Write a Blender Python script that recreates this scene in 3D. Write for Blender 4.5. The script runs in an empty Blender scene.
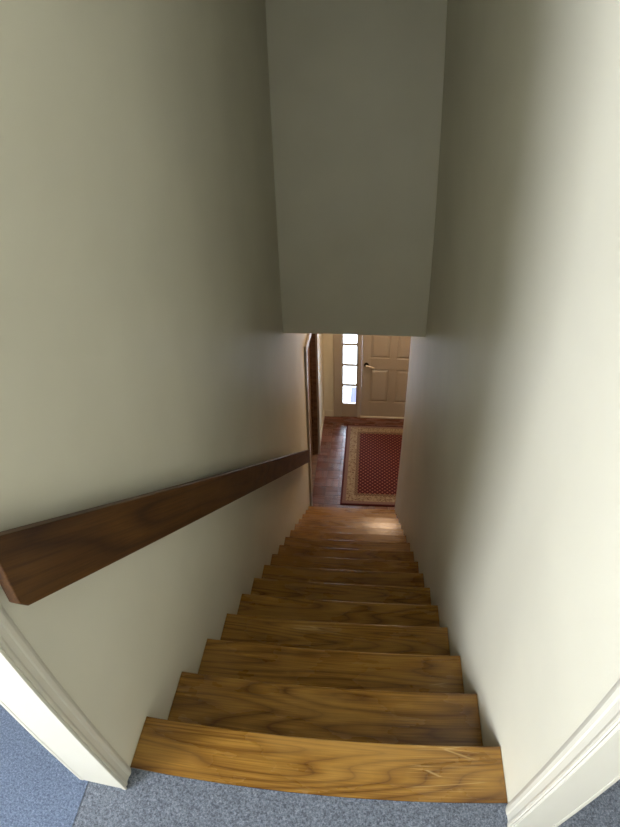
import bpy, bmesh, math, random
from mathutils import Vector, Matrix

random.seed(7)
S = bpy.context.scene
C = S.collection

# ------------------------------------------------------------------ camera
YAW, PITCH, ROLL = 0.1240, -0.5984, -0.0343
fw = Vector((-math.sin(YAW)*math.cos(PITCH), math.cos(YAW)*math.cos(PITCH), math.sin(PITCH)))
rt = Vector((math.cos(YAW), math.sin(YAW), 0))
up = rt.cross(fw)
r2 = rt*math.cos(ROLL) + up*math.sin(ROLL)
u2 = -rt*math.sin(ROLL) + up*math.cos(ROLL)
cam = bpy.data.cameras.new('camera')
co = bpy.data.objects.new('camera', cam); C.objects.link(co)
m = Matrix((r2, u2, -fw)).transposed().to_4x4()
m.translation = Vector((0.5713, -0.5199, 1.4362))
co.matrix_world = m
S.camera = co
# wide clip-on lens of the photograph: a mild fisheye
cam.type = 'PANO'
cam.sensor_fit = 'VERTICAL'
cam.sensor_height = 24.0
cam.sensor_width = 24.0*620/827
cam.clip_start = 0.01
K = (0.0, -6.76252291e-02, -3.27871981e-04, 6.20893530e-05, -9.02539868e-07)
for host in (cam, getattr(cam, 'cycles', None)):
    if host is not None and hasattr(host, 'panorama_type'):
        host.panorama_type = 'FISHEYE_LENS_POLYNOMIAL'
        host.fisheye_fov = math.pi
        for i, k in enumerate(K):
            setattr(host, 'fisheye_polynomial_k%d' % i, k)
        break

# ------------------------------------------------------------------ world, daylight, exposure
SKY_STRENGTH = 18.0
WINDOW_WATTS = 245.0
LAMP_WATTS = 185.0
w = bpy.data.worlds.new('sky'); S.world = w; w.use_nodes = True
bg = w.node_tree.nodes['Background']
bg.inputs[0].default_value = (0.70, 0.80, 1.0, 1)
bg.inputs[1].default_value = SKY_STRENGTH

def area_light(name, loc, target, sx, sy, watts, col):
    l = bpy.data.lights.new(name, 'AREA'); l.shape = 'RECTANGLE'; l.size = sx; l.size_y = sy
    l.energy = watts; l.color = col
    o = bpy.data.objects.new(name, l); C.objects.link(o)
    o.location = loc
    o.rotation_euler = (Vector(target)-Vector(loc)).to_track_quat('-Z', 'Y').to_euler()
    return o
# daylight entering the upstairs room through its window (window_2 below)
area_light('daylight_window', (-1.96, -2.10, 1.42), (0.0, -2.10, 1.42), 1.3, 1.2, WINDOW_WATTS, (0.93, 0.95, 1.0))

vs = S.view_settings
S.display_settings.display_device = 'sRGB'
vs.view_transform = 'Standard'; vs.look = 'None'; vs.gamma = 1.0; vs.use_curve_mapping = False
vs.exposure = 0.0

# ------------------------------------------------------------------ dimensions (metres)
RISE, RUN, N, W = 0.18125, 0.2422, 16, 1.0
ZF = -N*RISE               # hall floor
ZC = 2.40                  # upstairs ceiling
YB, ZB = 2.686, -0.086     # wall over the lower stairs
YD = 5.744                 # front door wall
YE = 3.68                  # end of the right stair wall
BOARD = 0.152              # depth of the top board
TH = 0.115

# ------------------------------------------------------------------ materials
def new_mat(name):
    mt = bpy.data.materials.new(name); mt.use_nodes = True
    nt = mt.node_tree
    return mt, nt, nt.nodes['Principled BSDF']

def nd(nt, kind, **kw):
    n = nt.nodes.new(kind)
    for k, v in kw.items():
        if k in n.inputs: n.inputs[k].default_value = v
        else: setattr(n, k, v)
    return n

def coords(nt, scale, rnd=False):
    tc = nd(nt, 'ShaderNodeTexCoord')
    mp = nd(nt, 'ShaderNodeMapping'); mp.inputs['Scale'].default_value = scale
    if rnd:
        oi = nd(nt, 'ShaderNodeObjectInfo')
        mu = nd(nt, 'ShaderNodeMath', operation='MULTIPLY'); mu.inputs[1].default_value = 37.0
        nt.links.new(oi.outputs['Random'], mu.inputs[0])
        va = nd(nt, 'ShaderNodeVectorMath', operation='ADD')
        nt.links.new(tc.outputs['Object'], va.inputs[0]); nt.links.new(mu.outputs[0], va.inputs[1])
        nt.links.new(va.outputs[0], mp.inputs['Vector'])
    else:
        nt.links.new(tc.outputs['Object'], mp.inputs['Vector'])
    return mp.outputs[0]

def ramp(nt, fac, stops):
    r = nd(nt, 'ShaderNodeValToRGB')
    e = r.color_ramp.elements
    while len(e) < len(stops): e.new(0.5)
    for el, (p, c) in zip(e, stops):
        el.position = p; el.color = (*c, 1)
    nt.links.new(fac, r.inputs[0])
    return r.outputs[0]

def mix(nt, fac, a, b, blend='MIX'):
    n = nd(nt, 'ShaderNodeMix', data_type='RGBA', blend_type=blend)
    for sock, v in ((n.inputs['Factor'], fac), (n.inputs['A'], a), (n.inputs['B'], b)):
        pass
    fs = n.inputs[0]; a_s = n.inputs[6]; b_s = n.inputs[7]
    for sock, v in ((fs, fac), (a_s, a), (b_s, b)):
        if hasattr(v, 'is_output'): nt.links.new(v, sock)
        elif isinstance(v, (int, float)): sock.default_value = v
        else: sock.default_value = (*v, 1)
    return n.outputs[2]

def bump(nt, b, height, strength, dist):
    bp = nd(nt, 'ShaderNodeBump'); bp.inputs['Strength'].default_value = strength
    bp.inputs['Distance'].default_value = dist
    nt.links.new(height, bp.inputs['Height']); nt.links.new(bp.outputs[0], b.inputs['Normal'])

def paint(name, col, rough=0.55, var=0.04, bump_s=0.12):
    mt, nt, b = new_mat(name)
    v = coords(nt, (1, 1, 1))
    n1 = nd(nt, 'ShaderNodeTexNoise', Scale=2.2, Detail=4.0); nt.links.new(v, n1.inputs['Vector'])
    dark = tuple(c*(1-var*2) for c in col)
    nt.links.new(ramp(nt, n1.outputs[0], [(0.3, dark), (0.65, col)]), b.inputs['Base Color'])
    n2 = nd(nt, 'ShaderNodeTexNoise', Scale=260.0, Detail=2.0); nt.links.new(v, n2.inputs['Vector'])
    bump(nt, b, n2.outputs[0], bump_s, 0.002)
    b.inputs['Roughness'].default_value = rough
    return mt

def oak(name, stops, fibre, rough, ring_scale=9.0, scratches=False, axis='X', coat=0.0, stretch=1.0, tones=((0.84, 0.82, 0.80), (1.08, 1.05, 1.0))):
    """Flat-sawn wood: distorted growth rings stretched along the board, fine fibre on top."""
    mt, nt, b = new_mat(name)
    sc = {'X': (0.55*stretch, 6.0, 6.0), 'Y': (6.0, 0.55*stretch, 6.0)}[axis]
    v = coords(nt, sc, rnd=True)
    n1 = nd(nt, 'ShaderNodeTexNoise', Scale=1.2, Detail=1.4, Roughness=0.4, Distortion=0.25)
    nt.links.new(v, n1.inputs['Vector'])
    mu = nd(nt, 'ShaderNodeMath', operation='MULTIPLY'); mu.inputs[1].default_value = ring_scale
    nt.links.new(n1.outputs[0], mu.inputs[0])
    fr = nd(nt, 'ShaderNodeMath', operation='PINGPONG'); fr.inputs[1].default_value = 0.5
    nt.links.new(mu.outputs[0], fr.inputs[0])
    m2 = nd(nt, 'ShaderNodeMath', operation='MULTIPLY'); m2.inputs[1].default_value = 2.0
    nt.links.new(fr.outputs[0], m2.inputs[0])
    ring = ramp(nt, m2.outputs[0], stops)
    fs = {'X': (6.0, 240.0, 240.0), 'Y': (240.0, 6.0, 240.0)}[axis]
    vf = coords(nt, fs, rnd=True)
    n2 = nd(nt, 'ShaderNodeTexNoise', Scale=1.0, Detail=3.0); nt.links.new(vf, n2.inputs['Vector'])
    fib = ramp(nt, n2.outputs[0], [(0.35, fibre), (0.62, (1, 1, 1))])
    col = mix(nt, 0.75, ring, fib, 'MULTIPLY')
    # board-to-board tone
    oi = nd(nt, 'ShaderNodeObjectInfo')
    tone = ramp(nt, oi.outputs['Random'], [(0.0, tones[0]), (1.0, tones[1])])
    col = mix(nt, 1.0, col, tone, 'MULTIPLY')
    # worn patches
    vw = coords(nt, (2.0, 5.0, 5.0), rnd=True)
    n3 = nd(nt, 'ShaderNodeTexNoise', Scale=1.6, Detail=5.0); nt.links.new(vw, n3.inputs['Vector'])
    wear = ramp(nt, n3.outputs[0], [(0.52, (0, 0, 0)), (0.8, (1, 1, 1))])
    if scratches:
        col = mix(nt, mix_f(nt, wear, 0.5), col, (0.47, 0.27, 0.07))
        for ang, sc_ in ((0.9, 5.0), (-0.6, 6.5), (0.15, 7.0)):
            base = coords(nt, (1, 1, 1), rnd=True)
            mp = nd(nt, 'ShaderNodeMapping'); mp.inputs['Rotation'].default_value = (0, 0, ang)
            mp.inputs['Scale'].default_value = (sc_*0.35, sc_*8, 1)
            nt.links.new(base, mp.inputs['Vector'])
            vo = nd(nt, 'ShaderNodeTexVoronoi', feature='DISTANCE_TO_EDGE', Scale=0.55)
            nt.links.new(mp.outputs[0], vo.inputs['Vector'])
            line = ramp(nt, vo.outputs[0], [(0.0, (1, 1, 1)), (0.012, (0, 0, 0))])
            gate = nd(nt, 'ShaderNodeTexNoise', Scale=4.0); nt.links.new(base, gate.inputs['Vector'])
            g = ramp(nt, gate.outputs[0], [(0.60, (0, 0, 0)), (0.68, (0.6, 0.6, 0.6))])
            lg = mix(nt, 1.0, line, g, 'MULTIPLY')
            col = mix(nt, lg, col, (0.55, 0.38, 0.16))
    nt.links.new(col, b.inputs['Base Color'])
    rr = nd(nt, 'ShaderNodeMapRange'); rr.inputs['To Min'].default_value = rough; rr.inputs['To Max'].default_value = rough+0.15
    nt.links.new(n3.outputs[0], rr.inputs[0]); nt.links.new(rr.outputs[0], b.inputs['Roughness'])
    bump(nt, b, n2.outputs[0], 0.12, 0.001)
    if coat: b.inputs['Coat Weight'].default_value = coat; b.inputs['Coat Roughness'].default_value = 0.28
    return mt

def mix_f(nt, sock, k):
    mu = nd(nt, 'ShaderNodeMath', operation='MULTIPLY'); mu.inputs[1].default_value = k
    nt.links.new(sock, mu.inputs[0]); return mu.outputs[0]

def carpet(name, a, b_, c):
    mt, nt, b = new_mat(name)
    v = coords(nt, (1, 1, 1))
    n1 = nd(nt, 'ShaderNodeTexNoise', Scale=330.0, Detail=2.0); nt.links.new(v, n1.inputs['Vector'])
    n2 = nd(nt, 'ShaderNodeTexNoise', Scale=170.0, Detail=2.0); nt.links.new(v, n2.inputs['Vector'])
    ad = nd(nt, 'ShaderNodeMath', operation='ADD'); nt.links.new(n1.outputs[0], ad.inputs[0]); nt.links.new(n2.outputs[0], ad.inputs[1])
    hf = nd(nt, 'ShaderNodeMath', operation='MULTIPLY'); hf.inputs[1].default_value = 0.5; nt.links.new(ad.outputs[0], hf.inputs[0])
    nt.links.new(ramp(nt, hf.outputs[0], [(0.36, a), (0.5, b_), (0.66, c)]), b.inputs['Base Color'])
    b.inputs['Roughness'].default_value = 1.0
    b.inputs['Specular IOR Level'].default_value = 0.1
    b.inputs['Sheen Weight'].default_value = 0.25
    bump(nt, b, hf.outputs[0], 0.8, 0.006)
    return mt

def metal(name, col, rough, metallic=1.0):
    mt, nt, b = new_mat(name)
    v = coords(nt, (1, 1, 1))
    n1 = nd(nt, 'ShaderNodeTexNoise', Scale=60.0, Detail=3.0); nt.links.new(v, n1.inputs['Vector'])
    nt.links.new(ramp(nt, n1.outputs[0], [(0.3, tuple(c*0.85 for c in col)), (0.7, col)]), b.inputs['Base Color'])
    b.inputs['Metallic'].default_value = metallic; b.inputs['Roughness'].default_value = rough
    return mt

def glass(name):
    mt = bpy.data.materials.new(name); mt.use_nodes = True; nt = mt.node_tree; nt.nodes.clear()
    out = nd(nt, 'ShaderNodeOutputMaterial'); mx = nd(nt, 'ShaderNodeMixShader')
    tr = nd(nt, 'ShaderNodeBsdfTransparent'); tr.inputs[0].default_value = (0.96, 0.98, 0.97, 1)
    gl = nd(nt, 'ShaderNodeBsdfGlossy'); gl.inputs['Roughness'].default_value = 0.02
    fr = nd(nt, 'ShaderNodeFresnel'); fr.inputs[0].default_value = 1.45
    nt.links.new(fr.outputs[0], mx.inputs[0]); nt.links.new(tr.outputs[0], mx.inputs[1]); nt.links.new(gl.outputs[0], mx.inputs[2])
    nt.links.new(mx.outputs[0], out.inputs[0])
    return mt

M = {}
M['wall'] = paint('cream_wall_paint', (0.632, 0.606, 0.49), 0.5)
M['ceiling'] = paint('ceiling_paint', (0.66, 0.65, 0.58), 0.8)
M['trim'] = paint('white_gloss_trim', (0.60, 0.575, 0.485), 0.32, 0.02, 0.05)
M['door'] = paint('cream_door_paint', (0.40, 0.36, 0.30), 0.38, 0.03, 0.06)
M['tread'] = oak('worn_oak_tread', [(0.0, (0.14, 0.058, 0.008)), (0.12, (0.225, 0.105, 0.016)), (0.5, (0.30, 0.150, 0.025)), (1.0, (0.36, 0.19, 0.034))],
                 (0.55, 0.48, 0.38), 0.20, 17.0, scratches=True)
M['riser'] = oak('oak_riser', [(0.0, (0.14, 0.06, 0.015)), (0.3, (0.28, 0.14, 0.035)), (1.0, (0.36, 0.19, 0.05))], (0.6, 0.55, 0.5), 0.4, 8.0)
M['rail'] = oak('dark_stained_handrail', [(0.0, (0.036, 0.013, 0.002)), (0.35, (0.062, 0.025, 0.004)), (1.0, (0.085, 0.036, 0.006))],
                (0.5, 0.42, 0.36), 0.40, 9.0, axis='Y')
M['rail'].node_tree.nodes['Principled BSDF'].inputs['Specular IOR Level'].default_value = 0.28
M['dark_wood'] = oak('dark_brown_door_wood', [(0.0, (0.12, 0.07, 0.04)), (0.5, (0.19, 0.115, 0.066)), (1.0, (0.23, 0.14, 0.08))], (0.6, 0.55, 0.5), 0.4, 6.0)
PQ = [(0.0, (0.10, 0.040, 0.026)), (0.4, (0.165, 0.070, 0.046)), (1.0, (0.20, 0.088, 0.060))]
for key, ax in (('parq', 'X'), ('parq_y', 'Y')):
    M[key] = oak('red_oak_parquet_'+ax.lower(), PQ, (0.6, 0.5, 0.45), 0.20, 5.0, axis=ax, coat=0.5, tones=((0.72, 0.70, 0.69), (1.18, 1.15, 1.12)))
M['joint'] = paint('parquet_joint', (0.05, 0.022, 0.012), 0.6)
M['carpet'] = carpet('grey_blue_carpet', (0.06, 0.07, 0.088), (0.13, 0.147, 0.18), (0.24, 0.265, 0.31))
M['carpet_blue'] = carpet('blue_carpet', (0.065, 0.085, 0.135), (0.115, 0.15, 0.225), (0.20, 0.245, 0.34))
M['nickel'] = metal('satin_nickel', (0.82, 0.77, 0.68), 0.35, 0.6)
M['bronze'] = metal('dark_bronze', (0.05, 0.04, 0.03), 0.4)
M['glass'] = glass('clear_glass')
M['concrete'] = paint('pale_porch_concrete', (0.72, 0.72, 0.70), 0.9, 0.05, 0.4)
M['mat'] = carpet('outdoor_mat_fibre', (0.025, 0.025, 0.055), (0.035, 0.035, 0.08), (0.05, 0.05, 0.105))

# ------------------------------------------------------------------ geometry helpers
def add_box(bm, x0, x1, y0, y1, z0, z1):
    vs_ = [bm.verts.new(p) for p in ((x0,y0,z0),(x1,y0,z0),(x1,y1,z0),(x0,y1,z0),(x0,y0,z1),(x1,y0,z1),(x1,y1,z1),(x0,y1,z1))]
    for f in ((0,3,2,1),(4,5,6,7),(0,1,5,4),(1,2,6,5),(2,3,7,6),(3,0,4,7)):
        bm.faces.new([vs_[i] for i in f])

def add_prism(bm, pts, axis, a, b):
    """Extrude the polygon pts (two coordinates) along axis from a to b."""
    def P(u, v, t):
        return {'X': (t, u, v), 'Y': (u, t, v), 'Z': (u, v, t)}[axis]
    A = [bm.verts.new(P(u, v, a)) for u, v in pts]
    B = [bm.verts.new(P(u, v, b)) for u, v in pts]
    n = len(pts)
    bm.faces.new(A[::-1]); bm.faces.new(B)
    for i in range(n):
        bm.faces.new((A[i], A[(i+1) % n], B[(i+1) % n], B[i]))
    bmesh.ops.recalc_face_normals(bm, faces=bm.faces)

def add_cyl(bm, p, r, h, axis='Z', seg=24, r1=None):
    mt = {'Z': Matrix(), 'Y': Matrix.Rotation(-math.pi/2, 4, 'X'), 'X': Matrix.Rotation(math.pi/2, 4, 'Y')}[axis]
    bmesh.ops.create_cone(bm, cap_ends=True, segments=seg, radius1=r, radius2=r if r1 is None else r1, depth=h,
                          matrix=Matrix.Translation(p) @ mt)

def obj(name, bm, mat, parent=None, bevel=0.0, seg=2, smooth=False, origin=None):
    if bevel:
        bmesh.ops.bevel(bm, geom=[e for e in bm.edges], offset=bevel, segments=seg, affect='EDGES', profile=0.6, clamp_overlap=True)
    org = Vector(origin) if origin is not None else Vector((0, 0, 0))
    off = org
    if parent is not None: off = org
    bmesh.ops.translate(bm, verts=bm.verts, vec=-off)
    me = bpy.data.meshes.new(name); bm.to_mesh(me); bm.free()
    me.materials.append(M[mat])
    if smooth:
        for p in me.polygons: p.use_smooth = True
    o = bpy.data.objects.new(name, me); C.objects.link(o)
    o.location = org
    if parent is not None:
        o.parent = parent
        o.location = org - world_loc(parent)
    return o

def world_loc(o):
    v = Vector(o.location)
    while o.parent is not None:
        o = o.parent; v += Vector(o.location)
    return v

def box(name, dims, mat, parent=None, bevel=0.0, origin=None, seg=2):
    bm = bmesh.new(); add_box(bm, *dims)
    if origin is None:
        origin = ((dims[0]+dims[1])/2, (dims[2]+dims[3])/2, dims[4])
    return obj(name, bm, mat, parent, bevel, seg, origin=origin)

def boxes(name, dl, mat, parent=None):
    bm = bmesh.new()
    for d in dl: add_box(bm, *d)
    return obj(name, bm, mat, parent)

def struct(o, label=None, cat=None):
    o['kind'] = 'structure'
    if label: o['label'] = label
    if cat: o['category'] = cat
    return o

def empty(name, loc):
    o = bpy.data.objects.new(name, None); C.objects.link(o); o.location = loc; o.empty_display_size = 0.05
    return o

def tag(o, label, cat, group=None):
    o['label'] = label; o['category'] = cat
    if group: o['group'] = group
    return o

# ------------------------------------------------------------------ setting: stairwell walls
D0, D1, DH = 3.85, 4.83, ZF+2.075         # doorway in the left wall of the hall
struct(boxes('wall_left', [(-TH, 0, -0.20, D0, ZF-0.1, ZC), (-TH, 0, D1, YD, ZF-0.1, ZC), (-TH, 0, D0, D1, DH, ZC)], 'wall'),
       'long cream painted wall behind the handrail', 'wall')
struct(box('wall_right', (W, W+0.09, -0.21, YE, ZF-0.1, ZC), 'wall'), 'bright cream painted wall on the right of the stairs', 'wall')
struct(box('wall_upper', (0, W, YB, YB+0.11, ZB, ZC), 'wall'), 'tall dim cream wall hanging over the lower stairs', 'wall')
# upstairs rooms beside and behind the stair head
XL, XR, YK = -1.90, 2.20, -3.10
FT = 0.25
struct(box('floor_landing', (-0.10, XR, YK, -BOARD, -FT, 0.0), 'carpet'), 'grey-blue carpet at the head of the stairs', 'floor')
struct(box('floor_room', (XL, -0.10, YK, 1.40, -FT, 0.002), 'carpet_blue'), 'bluer carpet left of the stair head', 'floor')
struct(box('floor_right', (W+0.09, XR, -BOARD, 1.40, -FT, 0.0), 'carpet'), 'grey carpet right of the stair head behind the white trim', 'floor')
struct(box('wall_back', (XL-0.1, XR+0.1, YK-0.1, YK, -FT, ZC), 'wall'), 'cream wall behind the stair head', 'wall')
struct(box('wall_room_right', (XR, XR+0.1, YK, 1.5, -FT, ZC), 'wall'), 'cream wall of the room right of the stairs', 'wall')
struct(boxes('wall_room_front', [(XL, -TH, 1.40, 1.5, -FT, ZC), (W+0.09, XR, 1.40, 1.5, -FT, ZC)], 'wall'), 'cream cross wall of the upstairs rooms', 'wall')
wy0, wy1, wz0, wz1 = -2.75, -1.45, 0.82, 2.02
struct(boxes('wall_room_left', [(XL-0.1, XL, YK, wy0, -FT, ZC), (XL-0.1, XL, wy1, 1.5, -FT, ZC),
       (XL-0.1, XL, wy0, wy1, -FT, wz0), (XL-0.1, XL, wy0, wy1, wz1, ZC)], 'wall'), 'cream window wall of the upstairs room', 'wall')
struct(box('ceiling', (XL-0.1, XR+0.1, YK-0.1, YB+0.11, ZC, ZC+0.1), 'ceiling'), 'ceiling over the stairs and landing', 'ceiling')
win2 = struct(empty('window_2', (XL-0.05, (wy0+wy1)/2, wz0)), 'white framed window of the upstairs room', 'window')
for d in ((XL-0.08, XL-0.02, wy0, wy0+0.05, wz0, wz1), (XL-0.08, XL-0.02, wy1-0.05, wy1, wz0, wz1)):
    box('frame_stile', d, 'trim', win2, 0.004)
for d in ((XL-0.08, XL-0.02, wy0+0.05, wy1-0.05, wz0, wz0+0.05), (XL-0.08, XL-0.02, wy0+0.05, wy1-0.05, wz1-0.05, wz1), (XL-0.08, XL-0.02, wy0+0.05, wy1-0.05, 1.40, 1.44)):
    box('frame_rail', d, 'trim', win2, 0.004)

# trims round the wall ends at the stair head (moulded casing on the face, flat jamb on the end)
def casing_profile(face, y0, y1, s):
    """face: wall plane x, s: direction of projection; y0 = outer edge on the wall, y1 = jamb edge."""
    wd = y0-y1
    p = [(0.0, 0.0), (0.0, 0.006), (0.10, 0.010), (0.20, 0.0125), (0.34, 0.0115), (0.40, 0.009), (0.62, 0.009),
         (0.72, 0.0125), (0.80, 0.0125), (0.84, 0.010), (0.92, 0.016), (1.0, 0.014), (1.0, 0.0)]
    return [(face + s*h*0.75, y0 - wd*t) for t, h in p]
def stair_head_trim(name, face, s, y0, y1, thick, label):
    root = struct(empty(name, (face - s*thick/2, y1, 0)), label, 'trim')
    bm = bmesh.new(); add_prism(bm, casing_profile(face, y0, y1, s), 'Z', 0.0, ZC); obj('casing', bm, 'trim', root, origin=(face, y1, 0))
    back = face - s*thick
    bm = bmesh.new(); add_prism(bm, casing_profile(back, y0, y1, -s), 'Z', 0.002, ZC); obj('casing', bm, 'trim', root, origin=(back, y1, 0))
    xa, xb = sorted((face + s*0.002, back - s*0.002))
    box('jamb', (xa, xb, y1+0.001, -0.19, 0.002, ZC), 'trim', root, 0.002)
    return root
stair_head_trim('trim_1', 0.0, 1, -0.154, -0.212, TH, 'white moulded trim at the end of the handrail wall')
stair_head_trim('trim_2', W, -1, -0.156, -0.222, 0.09, 'white moulded trim at the end of the bright right wall')

# ------------------------------------------------------------------ setting: hall below
HX = 2.70
hall = struct(box('floor', (0, HX, YE-0.10, YD+0.139, ZF-0.10, ZF-0.008), 'joint'), 'red-brown parquet floor of the hall', 'floor')
# parquet: square blocks of five fingers, direction alternating
BS = 0.155
def parquet_mesh(along_x):
    bm = bmesh.new(); n = 5; g = 0.0022; fwid = BS/n
    for i in range(n):
        a0, a1 = -BS/2 + i*fwid + g/2, -BS/2 + (i+1)*fwid - g/2
        d = (-BS/2+g, BS/2-g, a0*0.975, a1*0.975) if along_x else (a0*0.975, a1*0.975, -BS/2+g, BS/2-g)
        add_box(bm, *d, 0.0, 0.008)
    me = bpy.data.meshes.new('parquet_block'); bm.to_mesh(me); bm.free(); me.materials.append(M['parq' if along_x else 'parq_y'])
    return me
pm = (parquet_mesh(True), parquet_mesh(False))
YP1 = 5.575
ny = int((YP1-(YE-0.02))/BS)
nx = int(HX/BS)
for j in range(ny+1):
    for i in range(nx):
        cx, cy = (i+0.5)*BS + 0.002, YP1 - (j+0.5)*BS
        if cy - BS/2 < YE-0.03 or i > 13: continue
        o = bpy.data.objects.new('parquet_block', pm[(i+j) % 2]); C.objects.link(o)
        o.parent = hall
        o.location = Vector((cx, cy, ZF-0.008)) - Vector(hall.location)
y = YP1 + 0.002
for k in range(2):
    box('border_plank', (0.002, HX-0.005, y, y+0.081, ZF-0.008, ZF), 'parq', hall, 0.001); y += 0.083

box_r = struct(box('wall_hall_right', (HX, HX+0.1, YE, YD, ZF-0.1, ZB), 'wall'), 'cream wall on the far right of the hall', 'wall')
struct(box('wall_hall_near', (W+0.09, HX, YE-0.1, YE, ZF-0.1, ZB), 'wall'), 'cream hall wall beside the foot of the stairs', 'wall')
struct(boxes('ceiling_hall', [(0, W, YB+0.11, YE, ZB, ZB+0.1), (0, HX+0.1, YE, YD, ZB, ZB+0.1)], 'ceiling'), 'ceiling of the hall', 'ceiling')
UX0, UX1, UH = 0.15, 1.50, ZF+2.16      # opening for the front door unit
struct(boxes('wall_front', [(-TH, UX0, YD, YD+0.14, ZF-0.1, ZB+0.1), (UX1, HX+0.1, YD, YD+0.14, ZF-0.1, ZB+0.1), (UX0, UX1, YD, YD+0.14, UH, ZB+0.1)], 'wall'),
       'cream wall around the front door', 'wall')
struct(box('baseboard_front', (0.014, UX0-0.002, YD-0.014, YD, ZF, ZF+0.11), 'trim', None, 0.004), 'short cream baseboard left of the sidelight', 'baseboard')
struct(box('baseboard_left', (0, 0.013, D1+0.082, YD-0.001, ZF, ZF+0.11), 'trim', None, 0.004), 'cream baseboard between the dark doorway and front wall', 'baseboard')

struct(box('floor_light_seal', (0, W, -0.30, YE-0.10, ZF-0.10, ZF-0.008), 'joint'), 'unseen floor added under the stairs to keep out sky light', 'floor')  # unseen slab, added to stop sky light leaking up past the treads
struct(box('wall_light_seal', (0, W, -0.30, -0.20, ZF-0.008, -FT), 'wall'), 'unseen wall added to close the space under the stairs to sky light', 'wall')  # unseen wall, added to seal the stair void against sky light
# doorway on the left of the hall: casing, dark jambs, dark door standing in the frame
dj = struct(empty('trim_3', (0.0, (D0+D1)/2, ZF)), 'cream casing around the dark doorway at the stair foot', 'trim')
def casing_leg(ya, yb, z0, z1):
    box('casing_leg', (0.0, 0.022, ya, yb, z0, z1), 'door', dj, 0.004)
casing_leg(D0-0.085, D0, ZF+0.0, DH)
casing_leg(D1, D1+0.08, ZF+0.0, DH)
box('casing_head', (0.0, 0.024, D0-0.085, D1+0.08, DH, DH+0.085), 'door', dj, 0.004)
d2 = struct(empty('door_2', (-0.09, (D0+D1)/2, ZF)), 'dark brown wooden door and jamb in the left wall of the hall', 'door')
box('jamb', (-TH, 0.0, D0+0.001, D0+0.022, ZF, DH-0.022), 'dark_wood', d2, 0.002)
box('jamb', (-TH, 0.0, D1-0.022, D1-0.001, ZF, DH-0.022), 'dark_wood', d2, 0.002)
box('head_jamb', (-TH, 0.0, D0+0.001, D1-0.001, DH-0.022, DH-0.001), 'dark_wood', d2, 0.002)
box('door_stop', (-0.072, -0.045, D1-0.036, D1-0.0225, ZF, DH-0.0225), 'dark_wood', d2, 0.002)
box('door_stop', (-0.072, -0.045, D0+0.0225, D0+0.036, ZF, DH-0.0225), 'dark_wood', d2, 0.002)
box('leaf', (-0.112, -0.0725, D0+0.024, D1-0.024, ZF+0.006, DH-0.024), 'dark_wood', d2, 0.002)
box('sill', (-TH, -0.001, D0+0.024, D1-0.024, ZF-0.04, ZF+0.004), 'dark_wood', d2, 0.001)

# ------------------------------------------------------------------ front door with sidelight
FY0, FY1 = YD-0.012, YD+0.11            # frame depth
fr = struct(empty('trim_4', (0.825, YD, ZF)), 'cream frame around the front door and sidelight', 'trim')
box('post', (UX0+0.001, 0.262, FY0, FY1, ZF+0.0, UH-0.055), 'door', fr, 0.004)
box('post', (0.496, 0.548, FY0, FY1, ZF, UH-0.055), 'door', fr, 0.004)
box('post', (1.434, UX1-0.001, FY0, FY1, ZF, UH-0.055), 'door', fr, 0.004)
box('head', (UX0+0.001, UX1-0.001, FY0, FY1, UH-0.055, UH-0.001), 'door', fr, 0.004)
box('threshold', (0.549, 1.433, YD-0.012, YD+0.13, ZF-0.005, ZF+0.016), 'trim', fr, 0.004)

w1 = struct(empty('window_1', (0.38, YD+0.03, ZF)), 'narrow sidelight of stacked white-lit panes beside the front door', 'window')
SX0, SX1 = 0.2625, 0.4955
GX0, GX1 = 0.284, 0.474
sy0, sy1 = YD+0.012, YD+0.05
bars = [0.225, 0.541, 0.872, 1.197, 1.522, 1.847]
box('stile', (SX0, GX0, sy0, sy1, ZF-0.008, UH-0.056), 'door', w1, 0.003)
box('stile', (GX1, SX1, sy0, sy1, ZF-0.008, UH-0.056), 'door', w1, 0.003)
box('bottom_panel', (GX0, GX1, sy0, sy1, ZF-0.008, ZF+bars[0]), 'door', w1, 0.003)
for zb in bars[1:]:
    box('glazing_bar', (GX0, GX1, sy0+0.004, sy1-0.004, ZF+zb-0.017, ZF+zb+0.017), 'door', w1, 0.003)
ends = bars + [2.104]
for a, b in zip(ends[:-1], ends[1:]):
    box('pane', (GX0, GX1, YD+0.028, YD+0.032, ZF+a+(0.017 if a > 0.3 else 0.0), ZF+b-(0.017 if b < 2.0 else 0.0)), 'glass', w1)

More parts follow.
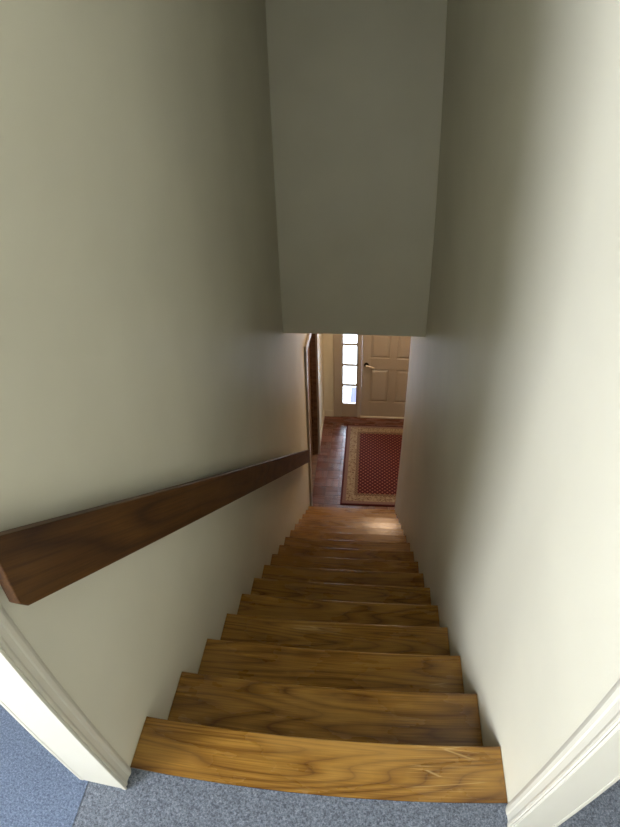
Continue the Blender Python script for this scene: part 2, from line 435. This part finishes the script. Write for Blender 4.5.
# six-panel door
d1 = struct(empty('door_1', (0.99, YD+0.03, ZF)), 'cream six-panel front door with a lever handle', 'door')
DX0, DX1, DZ0, DZ1 = 0.551, 1.431, ZF+0.018, UH-0.058
dy0, dy1 = YD+0.010, YD+0.055
xs = [(0.551, 0.670), (0.941, 1.041), (1.312, 1.431)]                # stiles
zs = [(0.018, 0.270), (0.822, 1.000), (1.620, 1.720), (1.975, 2.102)]  # rails
for a, b in (xs[0], xs[2]):
    box('stile', (a, b, dy0, dy1, DZ0, DZ1), 'door', d1, 0.003)
for z0_, z1_ in zs:
    box('rail', (xs[0][1], xs[2][0], dy0, dy1, ZF+z0_, ZF+z1_), 'door', d1, 0.003)
for (a, b) in zip(zs[:-1], zs[1:]):
    box('mid_stile', (xs[1][0], xs[1][1], dy0, dy1, ZF+a[1], ZF+b[0]), 'door', d1, 0.003)
    for x0_, x1_ in ((xs[0][1], xs[1][0]), (xs[1][1], xs[2][0])):
        bm = bmesh.new()
        z0_, z1_ = ZF+a[1], ZF+b[0]
        add_box(bm, x0_, x1_, dy0+0.022, dy1-0.010, z0_, z1_)
        # raised field with sloping edges
        o1, o2 = 0.006, 0.042
        A = [(x0_+o1, z0_+o1), (x1_-o1, z0_+o1), (x1_-o1, z1_-o1), (x0_+o1, z1_-o1)]
        B = [(x0_+o2, z0_+o2), (x1_-o2, z0_+o2), (x1_-o2, z1_-o2), (x0_+o2, z1_-o2)]
        va = [bm.verts.new((u, dy0+0.022, v)) for u, v in A]; vb = [bm.verts.new((u, dy0+0.004, v)) for u, v in B]
        bm.faces.new(vb)
        for i in range(4): bm.faces.new((va[i], va[(i+1) % 4], vb[(i+1) % 4], vb[i]))
        bmesh.ops.recalc_face_normals(bm, faces=bm.faces)
        obj('panel', bm, 'door', d1, origin=((x0_+x1_)/2, dy0, z0_))
box('door_stop', (0.5485, 0.566, dy1+0.001, FY1-0.005, ZF+0.016, UH-0.056), 'door', fr, 0.002)
box('door_stop', (1.416, 1.4335, dy1+0.001, FY1-0.005, ZF+0.016, UH-0.056), 'door', fr, 0.002)
box('head_stop', (0.567, 1.415, dy1+0.001, FY1-0.005, UH-0.075, UH-0.056), 'door', fr, 0.002)
hz = ZF+0.895
bm = bmesh.new(); add_cyl(bm, (0.612, dy0-0.006, hz), 0.034, 0.012, 'Y', 28)
hd = obj('handle', bm, 'bronze', d1, 0.0, origin=(0.612, dy0, hz))
hd['label'] = 'dark handle plate with bright lever'
bm = bmesh.new(); add_cyl(bm, (0.612, dy0-0.03, hz), 0.011, 0.045, 'Y')
obj('spindle', bm, 'bronze', hd, smooth=True, origin=(0.612, dy0-0.03, hz))
bm = bmesh.new()
pts = [(0.602, 0.002, 0.013), (0.635, 0.0, 0.014), (0.67, -0.010, 0.0145), (0.705, -0.022, 0.014), (0.732, -0.03, 0.010)]
prev = None
for px_, dz_, r_ in pts:
    ring = [bm.verts.new((px_, dy0-0.05+0.8*r_*math.cos(t), hz+dz_+r_*math.sin(t))) for t in [k*math.tau/12 for k in range(12)]]
    if prev:
        for k in range(12): bm.faces.new((prev[k], prev[(k+1) % 12], ring[(k+1) % 12], ring[k]))
    else: bm.faces.new(ring)
    prev = ring
bm.faces.new(prev); bmesh.ops.recalc_face_normals(bm, faces=bm.faces)
obj('lever', bm, 'nickel', hd, smooth=True, origin=(0.612, dy0-0.05, hz))

# outside the door
struct(box('porch', (-3, 5, YD+0.14, YD+6.0, ZF-0.25, ZF-0.06), 'concrete'), 'pale concrete porch outside the sidelight', 'porch')

# ------------------------------------------------------------------ staircase
st = tag(empty('staircase', (W/2, N*RUN/2, ZF)), 'straight wooden staircase with worn golden oak treads going down', 'staircase')
for i in range(N):
    yn, zt = i*RUN, -i*RISE
    yb_ = -BOARD+0.001 if i == 0 else (i-1)*RUN - 0.026
    jit = random.uniform(-0.0015, 0.0015)
    bm = bmesh.new(); th_ = 0.028
    # tread with a rounded nosing
    prof = [(yb_, zt-th_), (yn-0.010, zt-th_), (yn-0.003, zt-th_+0.004), (yn, zt-th_+0.012), (yn, zt-0.003), (yn-0.001, zt-0.001), (yn-0.003, zt), (yb_, zt)]
    x0_, x1_ = 0.001+abs(jit), W-0.001-abs(jit)
    add_prism(bm, prof, 'X', x0_, x1_)
    obj('tread', bm, 'tread', st, origin=(W/2, yn, zt))
    box('riser', (0.001, W-0.001, yn-0.045, yn-0.026, zt-RISE+0.0005, zt-th_-0.0005), 'riser', st)

# ------------------------------------------------------------------ handrail
SL = 0.7439
hr = tag(empty('handrail', (0.0, -0.16, 0.8)), 'dark brown flat wooden handrail fixed along the left wall', 'handrail')
ya, yb2 = -0.168, 3.36
zt_ = lambda y: 0.8392 - SL*y
zb_ = lambda y: 0.684 - SL*y
prof = [(ya+0.012, zt_(ya+0.012)), (ya-0.001, zb_(ya)+0.012), (ya+0.010, zb_(ya+0.010)), (yb2, zb_(yb2)), (yb2, zt_(yb2))]
ang = math.atan(SL)
o0 = Vector((0.05, ya, zb_(ya)))
bm = bmesh.new(); add_prism(bm, prof, 'X', 0.048, 0.071)
bmesh.ops.translate(bm, verts=bm.verts, vec=-o0)
bmesh.ops.rotate(bm, verts=bm.verts, cent=(0, 0, 0), matrix=Matrix.Rotation(ang, 3, 'X'))   # grain runs along the rail
rl = obj('rail', bm, 'rail', hr, 0.003, 3)
rl.location = o0 - world_loc(hr); rl.rotation_euler = (-ang, 0, 0)
for yy in (0.15, 1.35, 2.55, 3.25):
    bm = bmesh.new(); z = zb_(yy)+0.07
    add_box(bm, 0.0, 0.0485, yy-0.03, yy+0.03, z-0.03, z+0.03)
    obj('spacer_block', bm, 'rail', hr, 0.003, origin=(0.0, yy, z))

# ------------------------------------------------------------------ rug
RX0, RX1, RY0, RY1 = 0.352, 1.63, 3.864, 5.528
def rug_mat():
    mt, nt, b = new_mat('woven_rug')
    tc = nd(nt, 'ShaderNodeTexCoord'); sp = nd(nt, 'ShaderNodeSeparateXYZ'); nt.links.new(tc.outputs['Object'], sp.inputs[0])
    def math_(op, a, b_=None):
        n = nd(nt, 'ShaderNodeMath', operation=op)
        for s_, v in ((n.inputs[0], a), (n.inputs[1], b_)):
            if v is None: continue
            if hasattr(v, 'is_output'): nt.links.new(v, s_)
            else: s_.default_value = v
        return n.outputs[0]
    hx, hy = (RX1-RX0)/2, (RY1-RY0)/2
    X, Y = sp.outputs[0], sp.outputs[1]
    ex = math_('SUBTRACT', hx, math_('ABSOLUTE', X)); ey = math_('SUBTRACT', hy, math_('ABSOLUTE', Y))
    e = math_('MINIMUM', ex, ey)                       # distance to the rug's edge
    band = lambda lo: math_('GREATER_THAN', e, lo)
    # field: lattice of small dotted diamonds on red
    p = 0.062
    u = math_('DIVIDE', math_('ADD', X, Y), p); v = math_('DIVIDE', math_('SUBTRACT', X, Y), p)
    cu = math_('ABSOLUTE', math_('SUBTRACT', math_('FRACT', u), 0.5)); cv = math_('ABSOLUTE', math_('SUBTRACT', math_('FRACT', v), 0.5))
    dia = math_('MAXIMUM', cu, cv)
    field = ramp(nt, dia, [(0.0, (0.40, 0.22, 0.13)), (0.15, (0.32, 0.14, 0.08)), (0.21, (0.13, 0.016, 0.018)), (0.36, (0.15, 0.018, 0.02)), (0.43, (0.03, 0.005, 0.008))])
    # floral main border on cream
    vo = nd(nt, 'ShaderNodeTexVoronoi', Scale=27.0); nt.links.new(tc.outputs['Object'], vo.inputs['Vector'])
    fl = ramp(nt, vo.outputs['Distance'], [(0.0, (0.24, 0.09, 0.06)), (0.24, (0.20, 0.12, 0.07)), (0.34, (0.36, 0.28, 0.17)), (0.8, (0.40, 0.32, 0.20))])
    nz = nd(nt, 'ShaderNodeTexNoise', Scale=26.0, Detail=2.0); nt.links.new(tc.outputs['Object'], nz.inputs['Vector'])
    vine = ramp(nt, nz.outputs[0], [(0.46, (1, 1, 1)), (0.5, (0.30, 0.22, 0.15)), (0.54, (1, 1, 1))])
    fl = mix(nt, 0.9, fl, vine, 'MULTIPLY')
    ch = nd(nt, 'ShaderNodeTexChecker', Scale=48.0); nt.links.new(tc.outputs['Object'], ch.inputs['Vector'])
    ch.inputs[1].default_value = (0.25, 0.14, 0.12, 1); ch.inputs[2].default_value = (0.21, 0.15, 0.12, 1)
    ch2 = nd(nt, 'ShaderNodeTexChecker', Scale=60.0); nt.links.new(tc.outputs['Object'], ch2.inputs['Vector'])
    ch2.inputs[1].default_value = (0.13, 0.07, 0.04, 1); ch2.inputs[2].default_value = (0.25, 0.18, 0.10, 1)
    col = mix(nt, band(0.024), (0.075, 0.007, 0.012), ch.outputs[0])
    col = mix(nt, band(0.065), col, fl)
    col = mix(nt, band(0.165), col, ch2.outputs[0])
    col = mix(nt, band(0.205), col, field)
    col = mix(nt, 1.0, col, (0.72, 0.70, 0.72), 'MULTIPLY')
    nt.links.new(col, b.inputs['Base Color'])
    b.inputs['Roughness'].default_value = 0.95; b.inputs['Specular IOR Level'].default_value = 0.1
    b.inputs['Sheen Weight'].default_value = 0.2
    nb = nd(nt, 'ShaderNodeTexNoise', Scale=300.0); nt.links.new(tc.outputs['Object'], nb.inputs['Vector'])
    bump(nt, b, nb.outputs[0], 0.4, 0.003)
    return mt
M['rug'] = rug_mat()
rug = box('rug', (RX0, RX1, RY0, RY1, ZF+0.0005, ZF+0.011), 'rug', None, 0.004)
tag(rug, 'red patterned rug with a cream floral border by the front door', 'rug')

# outdoor mat seen through the lowest pane
mat_ = box('outdoor_mat', (0.380, 1.40, YD+0.20, YD+0.93, ZF-0.0595, ZF-0.045), 'mat', None, 0.003)
tag(mat_, 'blue-grey mat on the porch seen through the lowest sidelight pane', 'mat')

# ------------------------------------------------------------------ hall ceiling lamp (lights the hall)
LX, LY = 0.99, 4.80
lamp = tag(empty('ceiling_lamp', (LX, LY, ZB)), 'round frosted ceiling lamp lighting the hall in front of the door', 'lamp')
bm = bmesh.new(); add_cyl(bm, (LX, LY, ZB-0.015), 0.13, 0.03, 'Z', 32); obj('base', bm, 'nickel', lamp, smooth=False, origin=(LX, LY, ZB))
mt, nt, b = new_mat('lit_frosted_glass')
b.inputs['Base Color'].default_value = (0.9, 0.85, 0.75, 1)
b.inputs['Emission Color'].default_value = (1.0, 0.68, 0.43, 1)
b.inputs['Emission Strength'].default_value = LAMP_WATTS
M['shade'] = mt
bm = bmesh.new()
bmesh.ops.create_uvsphere(bm, u_segments=32, v_segments=16, radius=0.12, matrix=Matrix.Translation((LX, LY, ZB-0.03)) @ Matrix.Diagonal((1, 1, 0.55, 1)))
for v in [v for v in bm.verts if v.co.z > ZB-0.029]: v.co.z = ZB-0.029
obj('glass_shade', bm, 'shade', lamp, smooth=True, origin=(LX, LY, ZB-0.03))
